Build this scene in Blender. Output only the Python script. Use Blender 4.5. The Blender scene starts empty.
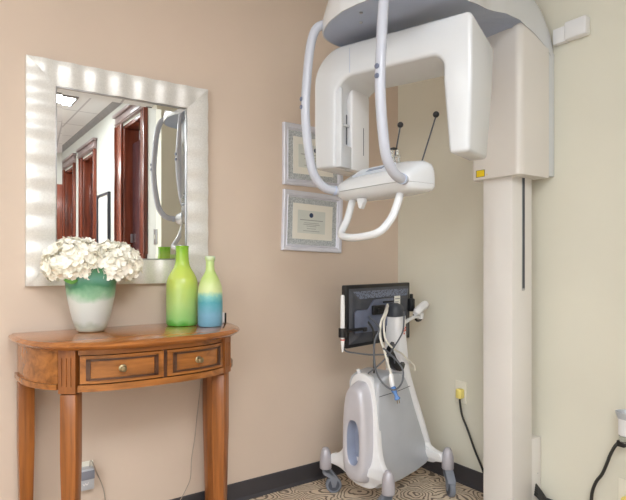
import bpy, bmesh, math, random
from mathutils import Vector, Matrix
random.seed(7)
PI = math.pi
sc = bpy.context.scene
COL = sc.collection

# ------------------------------------------------------------------ materials
def lin(c):
    c = c / 255.0
    return c / 12.92 if c <= 0.04045 else ((c + 0.055) / 1.055) ** 2.4
def rgb(r, g, b): return (lin(r), lin(g), lin(b), 1.0)

def base_mat(name, col, rough=0.5, metal=0.0, **kw):
    m = bpy.data.materials.new(name); m.use_nodes = True
    nt = m.node_tree; b = nt.nodes['Principled BSDF']
    b.inputs['Base Color'].default_value = rgb(*col)
    b.inputs['Roughness'].default_value = rough
    b.inputs['Metallic'].default_value = metal
    for k, v in kw.items(): b.inputs[k.replace('_', ' ')].default_value = v
    return m, nt, b

def plain(name, col, rough=0.5, metal=0.0, var=0.04, scale=12.0, bump=0.0, **kw):
    """procedural: colour gently varied by noise, optional fine bump"""
    m, nt, b = base_mat(name, col, rough, metal, **kw)
    tc = nt.nodes.new('ShaderNodeTexCoord')
    n = nt.nodes.new('ShaderNodeTexNoise'); n.inputs['Scale'].default_value = scale
    n.inputs['Detail'].default_value = 4
    nt.links.new(tc.outputs['Object'], n.inputs['Vector'])
    r = nt.nodes.new('ShaderNodeValToRGB')
    lo = [max(0, c * (1 - var)) for c in col]; hi = [min(255, c * (1 + var)) for c in col]
    r.color_ramp.elements[0].color = rgb(*lo); r.color_ramp.elements[0].position = 0.3
    r.color_ramp.elements[1].color = rgb(*hi); r.color_ramp.elements[1].position = 0.7
    nt.links.new(n.outputs['Fac'], r.inputs['Fac'])
    nt.links.new(r.outputs['Color'], b.inputs['Base Color'])
    if bump:
        n2 = nt.nodes.new('ShaderNodeTexNoise'); n2.inputs['Scale'].default_value = 260
        nt.links.new(tc.outputs['Object'], n2.inputs['Vector'])
        bp = nt.nodes.new('ShaderNodeBump'); bp.inputs['Strength'].default_value = bump
        bp.inputs['Distance'].default_value = 0.002
        nt.links.new(n2.outputs['Fac'], bp.inputs['Height'])
        nt.links.new(bp.outputs['Normal'], b.inputs['Normal'])
    return m

def wood(name, light, dark, scale=(3, 30, 30), rough=0.3, coat=0.3):
    m, nt, b = base_mat(name, light, rough)
    b.inputs['Coat Weight'].default_value = coat
    b.inputs['Coat Roughness'].default_value = 0.15
    tc = nt.nodes.new('ShaderNodeTexCoord'); mp = nt.nodes.new('ShaderNodeMapping')
    mp.inputs['Scale'].default_value = scale
    nt.links.new(tc.outputs['Object'], mp.inputs['Vector'])
    n = nt.nodes.new('ShaderNodeTexNoise'); n.inputs['Scale'].default_value = 1.0
    n.inputs['Detail'].default_value = 7; n.inputs['Roughness'].default_value = 0.6
    n.inputs['Distortion'].default_value = 0.6
    nt.links.new(mp.outputs['Vector'], n.inputs['Vector'])
    r = nt.nodes.new('ShaderNodeValToRGB')
    r.color_ramp.elements[0].color = rgb(*dark); r.color_ramp.elements[0].position = 0.28
    r.color_ramp.elements[1].color = rgb(*light); r.color_ramp.elements[1].position = 0.62
    nt.links.new(n.outputs['Fac'], r.inputs['Fac'])
    nt.links.new(r.outputs['Color'], b.inputs['Base Color'])
    return m

def gradient(name, stops, zmin, zmax, rough=0.35, noise=0.25, nscale=9, **kw):
    """glass colour banded by height (object space z), edges made uneven by noise"""
    m, nt, b = base_mat(name, (255, 255, 255), rough, **kw)
    tc = nt.nodes.new('ShaderNodeTexCoord'); sp = nt.nodes.new('ShaderNodeSeparateXYZ')
    nt.links.new(tc.outputs['Object'], sp.inputs['Vector'])
    mr = nt.nodes.new('ShaderNodeMapRange')
    mr.inputs['From Min'].default_value = zmin; mr.inputs['From Max'].default_value = zmax
    nt.links.new(sp.outputs['Z'], mr.inputs['Value'])
    n = nt.nodes.new('ShaderNodeTexNoise'); n.inputs['Scale'].default_value = nscale
    n.inputs['Detail'].default_value = 6
    nt.links.new(tc.outputs['Object'], n.inputs['Vector'])
    ma = nt.nodes.new('ShaderNodeMath'); ma.operation = 'MULTIPLY_ADD'
    ma.inputs[1].default_value = noise
    nt.links.new(n.outputs['Fac'], ma.inputs[0]); nt.links.new(mr.outputs['Result'], ma.inputs[2])
    sb = nt.nodes.new('ShaderNodeMath'); sb.operation = 'SUBTRACT'; sb.inputs[1].default_value = noise * 0.5
    nt.links.new(ma.outputs[0], sb.inputs[0])
    r = nt.nodes.new('ShaderNodeValToRGB'); cr = r.color_ramp
    while len(cr.elements) < len(stops): cr.elements.new(0.5)
    for e, (p, c) in zip(cr.elements, stops): e.position = p; e.color = rgb(*c)
    nt.links.new(sb.outputs[0], r.inputs['Fac'])
    nt.links.new(r.outputs['Color'], b.inputs['Base Color'])
    return m

def emit(name, col, s):
    m = bpy.data.materials.new(name); m.use_nodes = True
    nt = m.node_tree; b = nt.nodes['Principled BSDF']
    b.inputs['Base Color'].default_value = rgb(*col)
    b.inputs['Emission Color'].default_value = rgb(*col)
    b.inputs['Emission Strength'].default_value = s
    return m

M = {}
M['brown_wall'] = plain('brown_wall_paint', (212, 194, 178), 0.7, var=0.012, scale=2.5, bump=0.08)
M['cream_wall'] = plain('cream_wall_paint', (219, 216, 202), 0.65, var=0.012, scale=2.5, bump=0.08)
M['hall_wall'] = plain('hall_wall_paint', (188, 188, 181), 0.65, var=0.012, scale=2.5, bump=0.05)
M['vinyl'] = plain('charcoal_vinyl_base', (62, 60, 64), 0.45, var=0.05, scale=6)
M['white'] = plain('white_gloss_plastic', (211, 214, 218), 0.22, var=0.008, scale=3)
M['white_warm'] = plain('warm_white_gloss_plastic', (222, 218, 214), 0.25, var=0.008, scale=3)
M['white_cool'] = plain('cool_white_plastic', (228, 228, 230), 0.35, var=0.008, scale=3)
M['tube'] = plain('pale_grey_tube_enamel', (184, 188, 200), 0.25, var=0.008, scale=3)
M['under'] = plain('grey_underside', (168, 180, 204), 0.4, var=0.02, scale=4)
M['black'] = plain('black_plastic', (26, 26, 29), 0.4, var=0.1, scale=20)
M['dark'] = plain('charcoal_plastic', (66, 69, 77), 0.42, var=0.08, scale=20)
M['slate'] = plain('slate_steel_plate', (104, 112, 134), 0.35, 0.2, var=0.05, scale=30)
M['silver'] = plain('silver_paint', (190, 194, 201), 0.34, 0.2, var=0.02, scale=8)
M['silver_warm'] = plain('warm_silver_paint', (199, 197, 204), 0.34, 0.15, var=0.02, scale=8)
M['caster_silver'] = plain('caster_silver_paint', (176, 173, 180), 0.34, 0.2, var=0.02)
M['recess'] = plain('grey_blue_recess', (150, 158, 180), 0.5, var=0.03)
M['steel'] = plain('brushed_steel', (175, 175, 178), 0.3, 0.9, var=0.05)
M['brass'] = plain('antique_brass', (160, 145, 112), 0.3, 0.85, var=0.08, scale=90)
M['rubber'] = plain('grey_rubber', (120, 124, 134), 0.6, var=0.05)
M['tyre'] = plain('dark_grey_hub', (72, 76, 86), 0.5, var=0.05)
M['grey_cable'] = plain('grey_cable_jacket', (88, 91, 98), 0.5, var=0.05)
M['black_cable'] = plain('black_cable_jacket', (42, 42, 40), 0.5, var=0.05)
M['white_cable'] = plain('white_cable_jacket', (218, 214, 204), 0.45, var=0.03)
M['string'] = plain('thin_clear_cord', (170, 160, 148), 0.5, var=0.08, scale=40)
M['yellow'] = plain('yellow_rubber', (240, 222, 128), 0.45, var=0.04)
M['label_yellow'] = plain('warning_yellow', (232, 200, 30), 0.45, var=0.03)
M['blue'] = plain('blue_plug_plastic', (92, 132, 190), 0.25, var=0.05)
M['ivory'] = plain('ivory_plastic', (234, 230, 216), 0.35, var=0.01)
M['plug_grey'] = plain('grey_adapter', (128, 130, 142), 0.4, var=0.04)
M['petal'] = plain('ivory_petal', (250, 247, 235), 0.65, var=0.015, scale=30)
M['leaf'] = plain('leaf_green', (96, 148, 66), 0.5, var=0.15, scale=30)
M['stem'] = plain('stem_green', (110, 140, 70), 0.5, var=0.1, scale=30)
M['paper'] = plain('certificate_paper', (214, 219, 214), 0.7, var=0.015)
M['mat_white'] = plain('white_mat_board', (236, 234, 226), 0.8, var=0.01)
M['frame_white'] = plain('silvery_white_moulding', (218, 219, 230), 0.35, 0.15, var=0.02)
M['print'] = plain('grey_print', (150, 152, 154), 0.8)
M['seal'] = plain('navy_seal', (48, 66, 96), 0.6)
M['keypad'] = plain('pale_blue_keypad', (206, 214, 226), 0.3, var=0.02)
M['lcd'] = plain('grey_lcd', (140, 152, 172), 0.25, var=0.06, scale=120)
M['red'] = plain('red_print', (196, 92, 78), 0.5)
M['wood_x'] = wood('honey_wood_grain_along', (172, 108, 50), (106, 62, 26), (2.5, 34, 34), 0.26)
M['wood_z'] = wood('honey_wood_upright', (164, 98, 42), (108, 60, 24), (34, 34, 2.5), 0.35)
M['wood_top'] = wood('polished_wood_top', (182, 112, 50), (122, 70, 30), (2.2, 26, 26), 0.16, 0.6)
M['wood_dark'] = wood('dark_bead_wood', (88, 54, 34), (54, 32, 22), (4, 34, 34), 0.3)
M['door_wood'] = wood('mahogany_wood', (132, 66, 46), (58, 26, 20), (16, 16, 1.4), 0.25)
M['door_head'] = wood('pale_mauve_head_trim', (150, 132, 130), (112, 94, 92), (6, 6, 20), 0.3)
M['door_slab'] = wood('dark_door_slab', (92, 66, 72), (52, 30, 32), (10, 10, 1.2), 0.12, 0.8)
M['tan'] = plain('tan_room_paint', (206, 168, 116), 0.7)
M['cove'] = plain('grey_cove_moulding', (132, 130, 130), 0.5)
M['light'] = emit('troffer_diffuser', (255, 253, 248), 6.0)
M['black_frame'] = plain('black_picture_frame', (44, 46, 54), 0.3)
M['photo'] = plain('grey_print_picture', (206, 210, 214), 0.6, var=0.2, scale=7)
M['clear'] = base_mat('clear_acrylic', (240, 244, 242), 0.05, Transmission_Weight=0.9, IOR=1.3)[0]

# speckled silver mat
m, nt, b = base_mat('glitter_grey_mat', (176, 182, 186), 0.5)
tc = nt.nodes.new('ShaderNodeTexCoord'); n = nt.nodes.new('ShaderNodeTexNoise')
n.inputs['Scale'].default_value = 240; n.inputs['Detail'].default_value = 3
nt.links.new(tc.outputs['Object'], n.inputs['Vector'])
r = nt.nodes.new('ShaderNodeValToRGB')
r.color_ramp.elements[0].position = .38; r.color_ramp.elements[0].color = rgb(156, 164, 170)
r.color_ramp.elements[1].position = .62; r.color_ramp.elements[1].color = rgb(206, 210, 212)
nt.links.new(n.outputs['Fac'], r.inputs['Fac']); nt.links.new(r.outputs['Color'], b.inputs['Base Color'])
M['glitter'] = m

# brushed silver leaf on the mirror frame
m, nt, b = base_mat('brushed_silver_leaf', (226, 224, 220), 0.38, 0.32)
tc = nt.nodes.new('ShaderNodeTexCoord'); mp = nt.nodes.new('ShaderNodeMapping')
mp.inputs['Scale'].default_value = (60, 60, 60)
n = nt.nodes.new('ShaderNodeTexNoise'); n.inputs['Scale'].default_value = 3; n.inputs['Detail'].default_value = 8
nt.links.new(tc.outputs['Object'], mp.inputs['Vector']); nt.links.new(mp.outputs['Vector'], n.inputs['Vector'])
r = nt.nodes.new('ShaderNodeValToRGB')
r.color_ramp.elements[0].position = .3; r.color_ramp.elements[0].color = rgb(222, 221, 217)
r.color_ramp.elements[1].position = .7; r.color_ramp.elements[1].color = rgb(236, 235, 231)
nt.links.new(n.outputs['Fac'], r.inputs['Fac']); nt.links.new(r.outputs['Color'], b.inputs['Base Color'])
M['silver_leaf'] = m
M['mirror'] = base_mat('mirror_glass', (244, 247, 246), 0.0, 1.0)[0]

# perforated monitor back
m, nt, b = base_mat('perforated_black_plastic', (60, 64, 74), 0.45)
tc = nt.nodes.new('ShaderNodeTexCoord'); v = nt.nodes.new('ShaderNodeTexVoronoi')
v.inputs['Scale'].default_value = 130
nt.links.new(tc.outputs['Object'], v.inputs['Vector'])
r = nt.nodes.new('ShaderNodeValToRGB')
r.color_ramp.elements[0].position = .28; r.color_ramp.elements[0].color = rgb(40, 44, 54)
r.color_ramp.elements[1].position = .5; r.color_ramp.elements[1].color = rgb(116, 124, 144)
nt.links.new(v.outputs['Distance'], r.inputs['Fac']); nt.links.new(r.outputs['Color'], b.inputs['Base Color'])
M['vent'] = m

# swirled carpet
m, nt, b = base_mat('swirl_carpet', (180, 155, 128), 0.95)
tc = nt.nodes.new('ShaderNodeTexCoord')
n = nt.nodes.new('ShaderNodeTexNoise'); n.inputs['Scale'].default_value = 5.5; n.inputs['Detail'].default_value = 2
nt.links.new(tc.outputs['Object'], n.inputs['Vector'])
v = nt.nodes.new('ShaderNodeTexVoronoi'); v.inputs['Scale'].default_value = 6.5
mx = nt.nodes.new('ShaderNodeMix'); mx.data_type = 'VECTOR'; mx.inputs['Factor'].default_value = 0.12
nt.links.new(tc.outputs['Object'], mx.inputs[4]); nt.links.new(n.outputs['Color'], mx.inputs[5])
nt.links.new(mx.outputs[1], v.inputs['Vector'])
ma = nt.nodes.new('ShaderNodeMath'); ma.operation = 'MULTIPLY'; ma.inputs[1].default_value = 76
nt.links.new(v.outputs['Distance'], ma.inputs[0])
si = nt.nodes.new('ShaderNodeMath'); si.operation = 'SINE'; nt.links.new(ma.outputs[0], si.inputs[0])
n3 = nt.nodes.new('ShaderNodeTexNoise'); n3.inputs['Scale'].default_value = 90
nt.links.new(tc.outputs['Object'], n3.inputs['Vector'])
ad = nt.nodes.new('ShaderNodeMath'); ad.operation = 'MULTIPLY_ADD'; ad.inputs[1].default_value = 1.6
nt.links.new(n3.outputs['Fac'], ad.inputs[0]); nt.links.new(si.outputs[0], ad.inputs[2])
r = nt.nodes.new('ShaderNodeValToRGB')
r.color_ramp.elements[0].position = .22; r.color_ramp.elements[0].color = rgb(124, 108, 95)
r.color_ramp.elements[1].position = .50; r.color_ramp.elements[1].color = rgb(214, 196, 173)
nt.links.new(ad.outputs[0], r.inputs['Fac']); nt.links.new(r.outputs['Color'], b.inputs['Base Color'])
bp = nt.nodes.new('ShaderNodeBump'); bp.inputs['Strength'].default_value = .4; bp.inputs['Distance'].default_value = .003
nt.links.new(n3.outputs['Fac'], bp.inputs['Height']); nt.links.new(bp.outputs['Normal'], b.inputs['Normal'])
M['carpet'] = m

# ceiling tiles
m, nt, b = base_mat('ceiling_tile', (226, 226, 228), 0.9)
tc = nt.nodes.new('ShaderNodeTexCoord'); mp = nt.nodes.new('ShaderNodeMapping')
mp.inputs['Location'].default_value = (1.03, 0.02, 0)
nt.links.new(tc.outputs['Object'], mp.inputs['Vector'])
br = nt.nodes.new('ShaderNodeTexBrick'); br.offset = 0.0
br.inputs['Scale'].default_value = 1.0
br.inputs['Brick Width'].default_value = 0.61; br.inputs['Row Height'].default_value = 0.61
br.inputs['Mortar Size'].default_value = 0.009
br.inputs['Color1'].default_value = rgb(226, 226, 229); br.inputs['Color2'].default_value = rgb(222, 222, 226)
br.inputs['Mortar'].default_value = rgb(180, 180, 186)
nt.links.new(mp.outputs['Vector'], br.inputs['Vector']); nt.links.new(br.outputs['Color'], b.inputs['Base Color'])
M['ceiling'] = m

# ------------------------------------------------------------------ mesh helpers
WLOC = {}
def new(): return bmesh.new()

def box(bm, x0, x1, y0, y1, z0, z1, r=0.0, seg=2, mtx=None):
    t = bmesh.new()
    bmesh.ops.create_cube(t, size=1.0)
    for v in t.verts:
        v.co = Vector(((x0 + x1) / 2 + v.co.x * (x1 - x0), (y0 + y1) / 2 + v.co.y * (y1 - y0), (z0 + z1) / 2 + v.co.z * (z1 - z0)))
    if r > 0:
        bmesh.ops.bevel(t, geom=list(t.edges), offset=r, segments=seg, profile=0.5, affect='EDGES', clamp_overlap=True)
    merge(bm, t, mtx)

def merge(bm, t, mtx=None):
    if mtx is not None: bmesh.ops.transform(t, matrix=mtx, verts=t.verts)
    me = bpy.data.meshes.new('tmp'); t.to_mesh(me); t.free()
    bm.from_mesh(me); bpy.data.meshes.remove(me)

def loft(bm, rings, cap0=True, cap1=True, closed=True):
    vr = [[bm.verts.new(p) for p in ring] for ring in rings]
    n = len(rings[0])
    for a, c in zip(vr, vr[1:]):
        for i in range(n if closed else n - 1):
            j = (i + 1) % n
            bm.faces.new((a[i], a[j], c[j], c[i]))
    if cap0: bm.faces.new(list(reversed(vr[0])))
    if cap1: bm.faces.new(vr[-1])

def catmull(pts, k=8):
    pts = [Vector(p) for p in pts]
    P = [2 * pts[0] - pts[1]] + pts + [2 * pts[-1] - pts[-2]]
    out = []
    for i in range(1, len(P) - 2):
        for s in range(k):
            t = s / k
            a, b_, c, d = P[i - 1], P[i], P[i + 1], P[i + 2]
            out.append(0.5 * ((2 * b_) + (c - a) * t + (2 * a - 5 * b_ + 4 * c - d) * t * t + (3 * b_ - a - 3 * c + d) * t ** 3))
    out.append(pts[-1]); return out

def tube(bm, pts, r, seg=12, smooth=8, caps=True):
    P = catmull(pts, smooth) if smooth and len(pts) > 2 else [Vector(p) for p in pts]
    n = len(P); rings = []
    T = [(P[min(i + 1, n - 1)] - P[max(i - 1, 0)]).normalized() for i in range(n)]
    up = Vector((0, 0, 1)) if abs(T[0].z) < .9 else Vector((1, 0, 0))
    N = (up - T[0] * up.dot(T[0])).normalized()
    for i in range(n):
        N = (N - T[i] * N.dot(T[i])).normalized(); B = T[i].cross(N)
        rr = r(i / (n - 1)) if callable(r) else r
        rings.append([P[i] + rr * (math.cos(2 * PI * k / seg) * N + math.sin(2 * PI * k / seg) * B) for k in range(seg)])
    loft(bm, rings, caps, caps)

def lathe(bm, prof, c=(0, 0, 0), seg=32, mtx=None, cap0=True, cap1=True):
    t = bmesh.new()
    rings = [[(max(r, 1e-4) * math.cos(2 * PI * k / seg), max(r, 1e-4) * math.sin(2 * PI * k / seg), z) for k in range(seg)] for r, z in prof]
    loft(t, rings, cap0, cap1)
    bmesh.ops.translate(t, vec=Vector(c), verts=t.verts)
    merge(bm, t, mtx)

def prism(bm, poly, a, b_, f, bevel=0.0, seg=3, mtx=None, lim=30):
    """poly: 2D points; f(u, v, w) maps to 3D; w runs a..b_"""
    t = bmesh.new()
    loft(t, [[f(u, v, a) for u, v in poly], [f(u, v, b_) for u, v in poly]])
    bmesh.ops.recalc_face_normals(t, faces=t.faces)
    if bevel:
        es = [e for e in t.edges if len(e.link_faces) == 2 and e.calc_face_angle(0) > math.radians(lim)]
        bmesh.ops.bevel(t, geom=es, offset=bevel, segments=seg, profile=0.5, affect='EDGES', clamp_overlap=True)
    merge(bm, t, mtx)

def obj(name, bm, mat, parent=None, angle=35, solid=True, label=None, kind=None):
    bmesh.ops.recalc_face_normals(bm, faces=bm.faces)
    me = bpy.data.meshes.new(name)
    cs = [v.co.copy() for v in bm.verts]
    lo = Vector([min(c[i] for c in cs) for i in range(3)]); hi = Vector([max(c[i] for c in cs) for i in range(3)])
    ctr = (lo + hi) / 2
    if parent is None: ctr.z = lo.z
    bmesh.ops.translate(bm, vec=-ctr, verts=bm.verts)
    bm.to_mesh(me); bm.free()
    for p in me.polygons: p.use_smooth = True
    me.set_sharp_from_angle(angle=math.radians(angle))
    me.materials.append(mat if not isinstance(mat, str) else M[mat])
    o = bpy.data.objects.new(name, me); COL.objects.link(o)
    if parent is not None:
        o.parent = parent; o.location = ctr - WLOC[parent.name]
    else: o.location = ctr
    WLOC[o.name] = ctr
    if label: o['label'] = label
    if kind: o['kind'] = kind
    return o

def thing(name, label, cat, loc, group=None):
    o = bpy.data.objects.new(name, None); COL.objects.link(o)
    o.empty_display_size = 0.05
    o.location = loc; WLOC[o.name] = Vector(loc)
    o['label'] = label; o['category'] = cat
    if group: o['group'] = group
    return o
def tag(o, label, cat, group=None):
    o['label'] = label; o['category'] = cat
    if group: o['group'] = group
    return o
def struct(name, bm, mat, parent=None):
    return obj(name, bm, mat, parent, kind='structure')

# ------------------------------------------------------------------ setting
H = 2.63            # ceiling
XH = -0.70          # hall wall plane
YR = -1.925         # return wall of the alcove
YE = -6.2           # end of the hall
XL = -4.8           # far side of the hall
bm = new(); box(bm, XL, 0.1, YE, 0.1, -0.06, 0); struct('floor', bm, 'carpet')
bm = new(); box(bm, XL, 0.1, YE, 0.1, H, H + .06)
cl = struct('ceiling', bm, 'ceiling')
bm = new(); box(bm, XL - .1, 0.1, 0, 0.1, 0, H); struct('wall_left', bm, 'brown_wall')
bm = new(); box(bm, 0, 0.1, YR, 0, 0, H); struct('wall_right', bm, 'cream_wall')
bm = new(); box(bm, XH, 0.1, YR - .12, YR, 0, H); struct('wall_return', bm, 'cream_wall')
WY0, WY1, WZ0, WZ1 = -5.8, -1.8, .75, 2.35          # unseen wide opening added in the far wall to let in fill light
bm = new(); box(bm, XL - .1, XL, YE, WY0, 0, H); box(bm, XL - .1, XL, WY1, 0, 0, H); box(bm, XL - .1, XL, WY0, WY1, 0, WZ0); box(bm, XL - .1, XL, WY0, WY1, WZ1, H)
struct('wall_west', bm, 'hall_wall')
bm = new()
for k in range(5):
    yy = WY0 + (WY1 - WY0) * k / 4
    box(bm, XL - .07, XL + .01, max(WY0, yy - .03), min(WY1, yy + .03), WZ0, WZ1)
box(bm, XL - .07, XL + .01, WY0, WY1, WZ0, WZ0 + .04); box(bm, XL - .07, XL + .01, WY0, WY1, WZ1 - .04, WZ1)
box(bm, XL - .07, XL + .05, WY0 - .05, WY1 + .05, WZ0 - .03, WZ0)
struct('fill_window_1', bm, 'white_cool')  # frame and mullions of the added, unseen opening
pl = bpy.data.lights.new('fill_window_portal', 'AREA'); pl.shape = 'RECTANGLE'; pl.size = WZ1 - WZ0; pl.size_y = WY1 - WY0
pl.cycles.is_portal = True  # samples the sky light coming through the added opening
po = bpy.data.objects.new('fill_window_portal', pl); COL.objects.link(po)
po.location = (XL - .09, (WY0 + WY1) / 2, (WZ0 + WZ1) / 2); po.rotation_euler = (0, -PI / 2, 0)
bm = new(); box(bm, XL, 0.1, YE - .1, YE, 0, H); struct('wall_end', bm, 'hall_wall')
# hall wall with three door openings
doors = [(-2.94, -2.38, 2.36), (-4.56, -4.02, 2.30), (-5.58, -5.03, 2.30)]
bm = new(); ycur = YR - .12
for y0, y1, zt in doors:
    box(bm, XH, XH + .14, y1, ycur, 0, H); box(bm, XH, XH + .14, y0, y1, zt, H); ycur = y0
box(bm, XH, XH + .14, YE, ycur, 0, H)
struct('wall_hall', bm, 'hall_wall')
bm = new(); box(bm, XH + .9, XH + 1.0, YE, YR - .12, 0, H); struct('wall_back', bm, 'tan')
for i, (y0, y1, zt) in enumerate(doors):
    bm = new()
    w = .14 if i == 0 else .1
    # casing (both sides, stepped), jambs
    for (a, c) in ((y0 - w - .06 * (i == 0), y0), (y1, y1 + w)):
        box(bm, XH - .022, XH, a, c, 0, zt + .02, .004)
        box(bm, XH - .034, XH - .02, (a + .01 if c == y0 else c - .03), (a + .04 if c == y0 else c - .005), 0, zt + .02, .004)
    box(bm, XH - .001, XH + .139, y0, y0 + .03, 0, zt, .003)
    box(bm, XH - .001, XH + .139, y1 - .03, y1, 0, zt, .003)
    box(bm, XH - .001, XH + .139, y0, y1, zt - .03, zt, .003)
    d = struct('door_%d' % (i + 1), bm, 'door_wood')
    bm = new()
    box(bm, XH - .03, XH, y0 - w - .03, y1 + w + .01, zt + .02, zt + .10, .006)
    box(bm, XH - .05, XH, y0 - w - .05, y1 + w + .03, zt + .10, zt + .13, .006)
    box(bm, XH - .04, XH - .02, y0 - w - .03, y1 + w + .01, zt + .03, zt + .045, .004)
    obj('head_trim', bm, 'door_head', d)
    bm = new()
    xs = XH + .075
    box(bm, xs, xs + .04, y0 + .03, y1 - .03, 0.01, zt - .16, .003)
    for (pa, pb) in ((.2, .95), (1.1, zt - .3)):
        box(bm, xs - .012, xs, y0 + .11, y1 - .11, pa, pb, .01)
    s = obj('door_slab', bm, 'door_slab', d)
    bm = new(); box(bm, xs - .02, xs - .001, y0 + .035, y0 + .06, 1.28, 1.36, .003); obj('hinge', bm, 'steel', s)
# trims
bm = new()
prism(bm, [(0, H), (-.045, H), (-.04, H - .012), (-.015, H - .04), (0, H - .05)], YE, YR - .12, lambda u, v, w: (XH + u, w, v))
struct('trim_1', bm, 'cove')
def base_profile(t): return [(0, 0), (-.012 - .006, 0), (-.014, .006), (-.008, .014), (-.006, .082), (-.003, .086), (0, .086)]
bm = new(); prism(bm, [(v_, z_) for v_, z_ in base_profile(0)], XL, -.0, lambda u, v, w: (w, u, v)); struct('baseboard_left', bm, 'vinyl')
bm = new(); prism(bm, base_profile(0), YR, -.012, lambda u, v, w: (u, w, v)); struct('baseboard_right', bm, 'vinyl')
# hall-end cupboard seen at the edge of the mirror
bm = new(); box(bm, -2.2, XH - .06, YE + .002, YE + .35, 0, 1.16, .006); box(bm, -2.19, XH - .07, YE + .002, YE + .34, 1.15, 2.15, .006)
cab = tag(obj('hall_cupboard', bm, 'door_wood'), 'tall brown wooden cupboard at the far end of the mirrored hallway', 'cupboard')

# ceiling lights
def troffer(x0, x1, y0, y1, label, power, group):
    t = thing('ceiling_light', label, 'light', ((x0 + x1) / 2, (y0 + y1) / 2, H - .012), group)
    bm = new()
    for a in ((x0 - .02, x0, y0 - .02, y1 + .02), (x1, x1 + .02, y0 - .02, y1 + .02), (x0, x1, y0 - .02, y0), (x0, x1, y1, y1 + .02)):
        box(bm, *a, H - .014, H - .001)
    obj('frame', bm, 'cove', t)
    bm = new(); box(bm, x0, x1, y0, y1, H - .008, H - .002); obj('diffuser', bm, 'light', t)
    L = bpy.data.lights.new('troffer_lamp', 'AREA'); L.shape = 'RECTANGLE'
    L.size = x1 - x0; L.size_y = y1 - y0; L.energy = power; L.color = (0.88, 0.95, 1.0)
    lo = bpy.data.objects.new('troffer_lamp', L); COL.objects.link(lo)
    lo.location = ((x0 + x1) / 2, (y0 + y1) / 2, H - .02)
    return t
G = 'ceiling light panels'
troffer(-1.66, -1.06, -3.45, -3.19, 'bright white panel in the ceiling reflected at the top corner of the mirror', 8, G)
troffer(-2.3, -1.7, -3.7, -2.5, 'long ceiling light panel above the hallway just behind the camera', 23, G)
troffer(-4.4, -3.8, -2.1, -.9, 'long ceiling light panel above the open side of the room', 8, G)
troffer(-3.5, -2.9, -4.3, -3.1, 'long ceiling light panel behind the camera on the open side', 18, G)
troffer(-2.3, -1.7, -5.8, -4.6, 'long ceiling light panel farther down the hallway', 12, G)

# ------------------------------------------------------------------ console table
XC, YC0 = -1.53, -.055
ZT = .842
def d_curve(a, b_, n=2.75, back=-.012, N=160):
    P = [(XC - a, back)]
    for i in range(N + 1):
        t = PI * i / N
        c, s = math.cos(t), math.sin(t)
        P.append((XC - a * abs(c) ** (2 / n) * (1 if c >= 0 else -1), YC0 - b_ * abs(s) ** (2 / n)))
    P.append((XC + a, back))
    # resample by arc length
    L = [0]
    for p, q in zip(P, P[1:]): L.append(L[-1] + math.dist(p, q))
    out = []; j = 0
    K = 200
    for k in range(K + 1):
        d = L[-1] * k / K
        while j < len(P) - 2 and L[j + 1] < d: j += 1
        u = (d - L[j]) / max(1e-9, L[j + 1] - L[j])
        out.append((P[j][0] + u * (P[j + 1][0] - P[j][0]), P[j][1] + u * (P[j + 1][1] - P[j][1])))
    return out
table = thing('console_table', 'half-round honey wood console table with two drawers below the wavy mirror', 'table', (XC, -.2, 0))
bm = new()
rings = []
for off, z in ((-.030, .815), (-.016, .8165), (-.012, .8215), (-.004, .8245), (0, .8305), (-.003, .836), (-.011, .838), (-.0125, .8405), (-.016, .842)):
    rings.append([(x, y, z) for x, y in d_curve(.413 + off, .407 + off)])
loft(bm, rings)
obj('tabletop', bm, 'wood_top', table, 50)
AC = d_curve(.386, .354)
def nrm(k):
    a, b_ = AC[max(0, k - 1)], AC[min(200, k + 1)]
    dx, dy = b_[0] - a[0], b_[1] - a[1]; l = math.hypot(dx, dy)
    return (dy / l, -dx / l)          # outward
def off(k, o):
    n = nrm(k); return (AC[k][0] + n[0] * o, AC[k][1] + n[1] * o)
def band(bm, k0, k1, o0, o1, z0, z1, bevel=0.0):
    inner = [off(k, o0) for k in range(k0, k1 + 1)]; outer = [off(k, o1) for k in range(k0, k1 + 1)]
    rings = []
    for i in range(len(inner)):
        rings.append([(inner[i][0], inner[i][1], z0), (outer[i][0], outer[i][1], z0), (outer[i][0], outer[i][1], z1), (inner[i][0], inner[i][1], z1)])
    t = bmesh.new(); loft(t, rings)
    merge(bm, t)
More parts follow.
